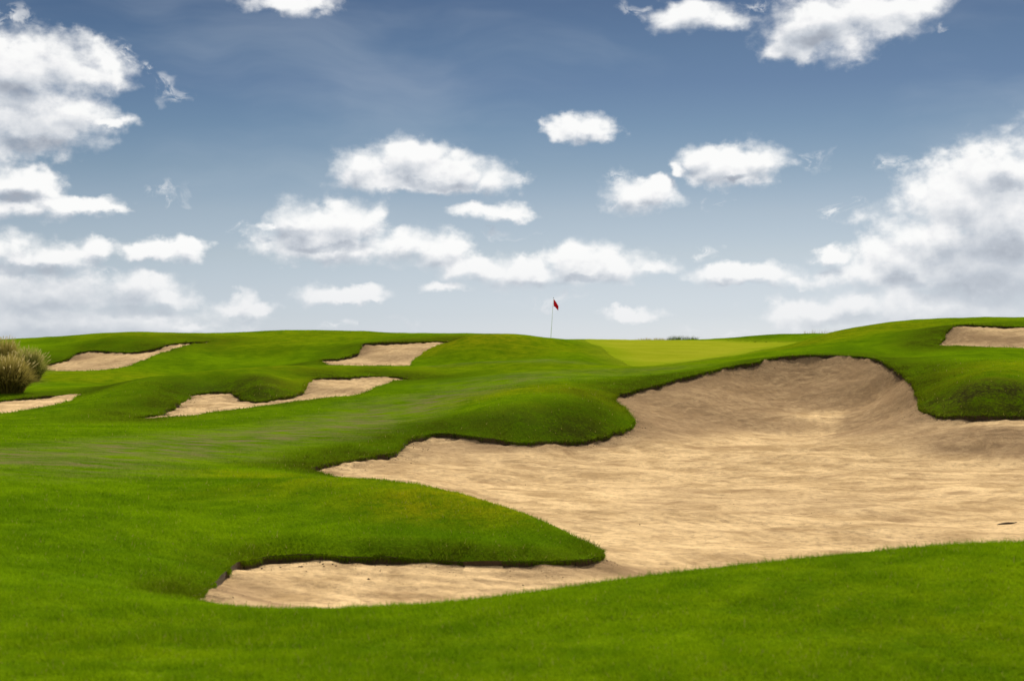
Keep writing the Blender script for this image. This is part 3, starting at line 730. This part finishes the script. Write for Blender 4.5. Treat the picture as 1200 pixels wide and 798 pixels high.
# ------------------------------------------------------------------ grass blades
Zgrid = Zg.reshape(NT, NS)
def grid_at(Zgrid, s, t):
    c = np.clip(np.interp(s, sv, np.arange(NS)), 0, NS-1.001); r = np.clip(np.interp(t, tv, np.arange(NT)), 0, NT-1.001)
    ci = c.astype(int); ri = r.astype(int); fc = c-ci; fr = r-ri
    return Zgrid[ri, ci]*(1-fc)*(1-fr) + Zgrid[ri, ci+1]*fc*(1-fr) + Zgrid[ri+1, ci]*(1-fc)*fr + Zgrid[ri+1, ci+1]*fc*fr
Rgrid = ROUGH.reshape(NT, NS)
def z_at(s, t): return grid_at(Zgrid, s, t)
def ground_at(u, d):
    return float(z_at(np.array([(u-600)/F]), np.array([math.log(d)]))[0]) + EYE
def blades(N, t0, t1):
    hw = 0.72 if t1 < 2.5 else 0.56 if t1 < 3.1 else 0.46
    N = int(N*hw/0.40); s = RNG.uniform(-hw, hw, N); t = RNG.uniform(t0, t1, N)
    ok = ~inside(s, t, green_ring)
    for rg in rings: ok &= ~inside(s, t, rg)
    return s[ok], t[ok]
def build_blades():
    S_, T_, H_, W_, LX, LY = [], [], [], [], [], []
    for N, d0, d1 in ((330000, 6.2, 11.5), (330000, 11.5, 21), (190000, 21, 34), (90000, 34, 46)):
        s, t = blades(N, math.log(d0), math.log(d1)); d = np.exp(t)
        _, worn = masks(s, t)
        h = (0.025 + 0.011*RNG.standard_normal(len(s)).clip(-1, 2)) * (1 - 0.75*worn) * (1 + 0.6*grid_at(Rgrid, s, t))
        h *= np.clip(1 + 0.6*vnoise(s*d*1.7, d*1.7) + 1.1*vnoise(s*d*6, d*6), 0.35, 2)
        S_.append(s); T_.append(t); H_.append(h.clip(0.008)); W_.append(np.maximum(0.0042, d/1422*0.62))
        LX.append(RNG.normal(0, 0.5, len(s))); LY.append(RNG.normal(0, 0.5, len(s)))
    # fringe along the cut edges: upright blades, then blades that hang over the cut
    DZ = [np.zeros(len(a_)) for a_ in S_]
    for rg, hang in [(r_, k_) for r_ in rings for k_ in (False, True)]:
        a = np.vstack([rg, rg[:1]]); dd = np.exp(a[:, 1]); px, py = a[:, 0]*dd, dd
        seg = np.hypot(np.diff(px), np.diff(py)); cum = np.r_[0, np.cumsum(seg)]
        area = 0.5*np.sum(px[:-1]*py[1:] - px[1:]*py[:-1]); sg = 1 if area > 0 else -1
        mid = np.exp(0.5*(a[1:, 1] + a[:-1, 1])); dens = 1422/mid*(3.6 + 5.0*np.clip((22 - mid)/8, 0, 1) if hang else 2.6)*np.where(a[:-1, 2] > FARLIP, 1.0, 0.0 if hang else 0.6)*np.clip(1 + 1.3*fbm(px[:-1]*2.7, py[:-1]*2.7, 2), 0.15, 2)
        cnt = np.minimum(dens*seg, 4000); cnt[(np.abs(a[:-1, 0]) > 0.56)] = 0
        k = np.repeat(np.arange(len(seg)), RNG.poisson(cnt))
        f = RNG.random(len(k)); x = px[k]*(1-f) + px[k+1]*f; y = py[k]*(1-f) + py[k+1]*f
        nx = -(py[k+1]-py[k])/np.maximum(seg[k], 1e-6)*sg; ny = (px[k+1]-px[k])/np.maximum(seg[k], 1e-6)*sg   # into the sand
        off = -np.abs(RNG.normal(0, 0.03, len(k)))*np.clip(y/15, 0.6, 2) if not hang else RNG.uniform(-0.008, 0.014, len(k))
        x = x + nx*off; y = y + ny*off
        S_.append(x/y); T_.append(np.log(y))
        H_.append((0.040 + 0.018*RNG.standard_normal(len(k))).clip(0.015)*np.clip(y/22, 0.9, 1.7)); W_.append(np.maximum(0.0045, y/1422*0.6))
        if hang:
            LX.append(nx*0.42 + RNG.normal(0, 0.28, len(k))); LY.append(ny*0.42 + RNG.normal(0, 0.28, len(k)))
            DZ.append(-H_[-1]*RNG.uniform(0.2, 1.35, len(k))); H_[-1] = H_[-1]*0.8
        else:
            LX.append(nx*0.9 + RNG.normal(0, 0.55, len(k))); LY.append(ny*0.9 + RNG.normal(0, 0.55, len(k))); DZ.append(np.zeros(len(k)))
    s, t, h, w, lx, ly, dz_ = map(np.concatenate, (S_, T_, H_, W_, LX, LY, DZ))
    d = np.exp(t); x, y, z = s*d, d, z_at(s, t) + EYE - 0.004
    n = len(s); ang = RNG.normal(0, 0.8, n)
    wx, wy = np.cos(ang)*w*0.5, np.sin(ang)*w*0.5
    base = np.c_[x, y, z]; sd = np.c_[wx, wy, np.zeros(n)]
    lean = np.hypot(lx, ly); up = h/np.sqrt(1 + 0.6*lean**2)
    tip = base + np.c_[lx*h, ly*h, up*(1 - 0.30*np.clip(lean-0.8, 0, 2))]
    tip[:, 2] = np.where(dz_ < 0, z + dz_, tip[:, 2])
    co = np.empty((n, 3, 3)); co[:, 0] = base - sd; co[:, 1] = base + sd; co[:, 2] = tip
    dry, worn = masks(s, t)
    rep = lambda a: np.repeat(a, 3)
    o = mesh_from('grass', co.reshape(-1, 3), np.arange(n*3).reshape(-1, 3), [M_BLADE], {'dry': rep(dry), 'worn': rep(worn), 'rough': rep(grid_at(Rgrid, s, t)), 'heath_shade': rep(heath_shade_at(s, t)), 'rnd': rep(RNG.random(n))}, smooth=False)
    o['kind'] = 'stuff'; o['label'] = 'short green grass covering the fairway and mounds'; o['category'] = 'grass'
    return n
nblades = build_blades()

# ------------------------------------------------------------------ things
def thing(name, label, cat, loc, group=None, rz=0.0):
    o = bpy.data.objects.new(name, None); COL.objects.link(o); o.location = loc; o.rotation_euler = (0, 0, rz)
    o.empty_display_size = 0.2
    o['label'] = label; o['category'] = cat
    if group: o['group'] = group
    return o

def leaf_tuft(rng, n, R, H, spread, w0, droop, r0=0.25, segs=4, hvar=0.25):
    """Arching leaves from a crowded base; returns vertices, triangles, random value, place along the leaf."""
    V, T, Rn, Al = [], [], [], []
    for i in range(n):
        a = rng.uniform(0, 2*math.pi); rad = R*r0*math.sqrt(rng.random())
        bx, by = math.cos(a)*rad, math.sin(a)*rad
        out = abs(rng.normal(0, 0.55))*spread; h = H*(1 - hvar*rng.random() - 0.18*min(out, 2))
        a2 = a + rng.normal(0, 0.6); reach = R*min(out, 1.25)*(0.75 + 0.25*rng.random())
        w = w0*rng.uniform(0.6, 1.3); rv = rng.random(); f = rng.uniform(0, math.pi)
        b0 = len(V)
        for k in range(segs + 1):
            q = k/segs
            px = bx + math.cos(a2)*reach*q**1.5; py = by + math.sin(a2)*reach*q**1.5
            pz = h*(q - droop*min(out, 1.4)*0.42*q**3)
            ww = w*(1 - q**1.6)*0.5
            V.append((px - math.cos(f)*ww, py - math.sin(f)*ww, pz)); V.append((px + math.cos(f)*ww, py + math.sin(f)*ww, pz))
            Rn += [rv, rv]; Al += [q, q]
        for k in range(segs):
            c = b0 + 2*k; T += [(c, c+1, c+3), (c, c+3, c+2)]
    return np.array(V), np.array(T), np.array(Rn), np.array(Al)
def plume_set(rng, n, R, H, L, wid):
    """Stalks that end in soft bristly seed heads."""
    V, T, Rn, Al = [], [], [], []
    def tri(p, q, r, rv, al):
        b0 = len(V); V.extend([p, q, r]); T.append((b0, b0+1, b0+2)); Rn.extend([rv]*3); Al.extend([al]*3)
    for i in range(n):
        a = rng.uniform(0, 2*math.pi); out = R*math.sqrt(rng.random())*0.95
        h = H*(1 - 0.35*(out/R)**2)*rng.uniform(0.82, 1.05); rv = rng.random()
        top = np.array((math.cos(a)*out, math.sin(a)*out, h)); base = np.array((math.cos(a)*out*0.25, math.sin(a)*out*0.25, 0.05))
        dirv = (top - base)*np.array((1.5, 1.5, 0.8)); dirv /= np.linalg.norm(dirv)
        tri(tuple(base), tuple(base + (0.012, 0, 0)), tuple(top), rv, 0.2)
        for k in range(30):
            q = rng.random(); c = top + dirv*L*q; rr = wid*math.sin(math.pi*min(0.95, q*0.9 + 0.1))
            v = rng.normal(0, 1, 3); v /= np.linalg.norm(v); tipp = c + v*rr + dirv*L*0.22
            sd = np.cross(v, dirv)*0.010
            tri(tuple(c - sd), tuple(c + sd), tuple(tipp), rv, 0.5 + 0.5*q)
    return np.array(V), np.array(T), np.array(Rn), np.array(Al)

M_FG = leaf_mat('fountain_leaf', (0.075, 0.070, 0.014), (0.25, 0.205, 0.036), (0.38, 0.305, 0.075))
M_FG2 = leaf_mat('fountain_leaf_green', (0.075, 0.085, 0.015), (0.24, 0.24, 0.040), (0.36, 0.32, 0.08))
M_PL = leaf_mat('seed_head', (0.34, 0.27, 0.085), (0.52, 0.43, 0.18), (0.58, 0.49, 0.23))
def fountain_grass(label, u, d, R, H, n, npl, seed, mat):
    rng = np.random.default_rng(seed)
    z = ground_at(u, d); t = thing('fountain_grass', label, 'ornamental grass', ((u-600)/F*d, d, z - 0.03), 'fountain grass clumps on the left slope')
    V, T, r, a = leaf_tuft(rng, n, R, H, 1.15, 0.026, 1.05, 0.45)
    mesh_from('foliage', V, T, [mat], {'rnd': r, 'along': a}, smooth=False, parent=t)
    V, T, r, a = plume_set(rng, npl, R*0.95, H*0.84, 0.17, 0.045)
    mesh_from('seed_heads', V, T, [M_PL], {'rnd': r, 'along': a}, smooth=False, parent=t)
    return t
fountain_grass('nearest clump of fountain grass with pale seed heads over a dark base', 10, 46.8, 1.00, 1.42, 3600, 60, 1, M_FG)
fountain_grass('rounded greener clump of fountain grass touching the curved bunker', 34, 53.0, 0.80, 1.42, 2800, 30, 2, M_FG2)
fountain_grass('brownish clump of fountain grass at the left edge behind the nearest one', 2, 54.0, 1.05, 1.75, 3400, 50, 3, M_FG)

# flagstick
def tube(pts, rad, seg=12):
    V, T = [], []
    for (p, r) in zip(pts, rad):
        for k in range(seg):
            a = 2*math.pi*k/seg; V.append((p[0] + math.cos(a)*r, p[1] + math.sin(a)*r, p[2]))
    for i in range(len(pts)-1):
        for k in range(seg):
            a, c = i*seg + k, i*seg + (k+1) % seg; T += [(a, c, c+seg), (a, c+seg, a+seg)]
    for base, flip in ((0, 1), ((len(pts)-1)*seg, 0)):
        for k in range(1, seg-1): T.append((base, base+k+1, base+k) if flip else (base, base+k, base+k+1))
    return np.array(V), np.array(T)
FD = 74.0
fz = ground_at(645.3, FD)
flag_top = -(349.5-399)/F*FD + EYE
PH = flag_top - fz
M_POLE = plain_mat('white_fibreglass', (0.82, 0.82, 0.82), 0.35, 0.5, 0.03)
M_FLAG = leaf_mat('red_cloth', (0.56, 0.014, 0.030), (0.56, 0.014, 0.030), (0.56, 0.014, 0.030))
M_METAL = plain_mat('dark_metal', (0.08, 0.08, 0.09), 0.4, 0.5, 0.1)
ft = thing('golf_flag', 'slim white flagstick with a drooping red flag standing on the putting green', 'golf flag', ((645.3-600)/F*FD, FD, fz))
lean = (648.6-645.3)/F*FD
V, T = tube([(0, 0, 0), (lean*0.5, 0, PH*0.5), (lean, 0, PH)], [0.013, 0.012, 0.010]); mesh_from('pole', V, T, [M_POLE], parent=ft)
V, T = tube([(0, 0, -0.02), (0, 0, 0.05)], [0.03, 0.022]); mesh_from('ferrule', V, T, [M_METAL], parent=ft)
V, T = tube([(lean, 0, PH), (lean, 0, PH+0.02), (lean, 0, PH+0.04)], [0.012, 0.018, 0.006]); mesh_from('finial', V, T, [M_METAL], parent=ft)
nu, nv = 16, 10
V = []
for i in range(nu+1):
    for j in range(nv+1):
        q, r = i/nu, j/nv                            # q along the fly, r down the hoist
        x = lean + 0.012 + 0.25*q**0.9 - 0.02*r*q; z = PH - 0.05 - 0.36*r*(1-0.35*q) - 0.36*q**1.1
        y = 0.055*math.sin(q*9 + r*1.2)*q**0.6
        V.append((x, y, z))
V = np.array(V); T = []
for i in range(nu):
    for j in range(nv):
        a = i*(nv+1)+j; T += [(a, a+1, a+nv+2), (a, a+nv+2, a+nv+1)]
fl = mesh_from('flag', V, np.array(T), [M_FLAG], parent=ft)
so = fl.modifiers.new('thickness', 'SOLIDIFY'); so.thickness = 0.004

# tufts on the skyline behind the green
M_REED = leaf_mat('reed_leaf', (0.035, 0.062, 0.012), (0.075, 0.11, 0.022), (0.12, 0.14, 0.04))
M_STRAW = leaf_mat('dry_leaf', (0.20, 0.17, 0.06), (0.34, 0.28, 0.12), (0.38, 0.33, 0.17))
def tuft_master(name, label, cat, group, n, R, H, mat, seed, w=0.02):
    rng = np.random.default_rng(seed)
    V, T, r, a = leaf_tuft(rng, n, R, H, 0.8, w, 0.5, 0.8, 3, 0.85)
    o = mesh_from(name, V, T, [mat], {'rnd': r, 'along': a}, smooth=False)
    o['label'] = label; o['category'] = cat; o['group'] = group
    return o
def put(o, u, d, sc, first, rz=0.0):
    c = o if first else o.copy()
    if not first: COL.objects.link(c)
    c.location = ((u-600)/F*d, d, ground_at(u, d) - 0.02); c.scale = (sc[0], sc[0], sc[1]); c.rotation_euler = (0, 0, rz)
    return c
reed = tuft_master('reed_tuft', 'dark green reed tuft on the skyline behind the putting green', 'reed tuft', 'dark reed tufts behind the green', 110, 0.42, 0.52, M_REED, 11)
for k, (u, sc) in enumerate(((786,(.8,.65)),(792,(1,.85)),(798,(1,.75)),(808,(.9,.7)),(814,(.8,.55)))): put(reed, u, 90.5 + 0.5*(k % 2), sc, k == 0, k*1.3)
straw = tuft_master('dry_grass_tuft', 'low straw coloured tuft on the skyline left of the dark reeds', 'dry grass', 'dry tufts left of the reeds', 110, 0.40, 0.26, M_STRAW, 12)
for k, u in enumerate((750, 757, 765, 771, 778)): put(straw, u, 90 + 0.6*(k % 3), (1.0, 0.7 + 0.3*(k % 2)), k == 0, k*0.9)
wisp = tuft_master('dry_grass_wisp', 'thin dry grass wisps on the skyline where the right hill begins', 'dry grass', 'dry wisps by the right hill', 45, 0.45, 0.34, M_STRAW, 13, 0.012)
for k, u in enumerate((948, 957, 966, 975, 983)): put(wisp, u, 87.5 + 0.5*(k % 2), (1.0, 0.9 + 0.25*(k % 2)), k == 0, k*1.1)

# a weathered stick in the sand
M_STICK = plain_mat('weathered_bark', (0.060, 0.042, 0.028), 0.9, 0.1, 0.4, 20)
sd_ = 21.0; su_ = 1180
sz = float(sand_z(np.array([(su_-600)/F]), np.array([math.log(sd_)]))[0]) + EYE
stick_pts = [(-0.16, -0.03, 0.0), (-0.08, 0.0, 0.012), (0.0, 0.01, 0.018), (0.09, 0.03, 0.02), (0.16, 0.02, 0.03)]
V, T = [], []
for i, p in enumerate(stick_pts):
    r = (0.006, 0.012, 0.016, 0.012, 0.005)[i]
    for k in range(8):
        a = 2*math.pi*k/8; V.append((p[0], p[1] + math.cos(a)*r, p[2] + math.sin(a)*r))
for i in range(4):
    for k in range(8):
        a, c = i*8+k, i*8+(k+1) % 8; T += [(a, c, c+8), (a, c+8, a+8)]
for k in range(1, 7): T += [(0, k+1, k), (32, 32+k, 32+k+1)]
st_o = mesh_from('stick', np.array(V), np.array(T), [M_STICK])
st_o.location = ((su_-600)/F*sd_, sd_, sz - 0.004)
st_o['label'] = 'small dark stick lying on the sand at the right of the large bunker'; st_o['category'] = 'stick'
print('blades', nblades, 'grid', NS, NT)
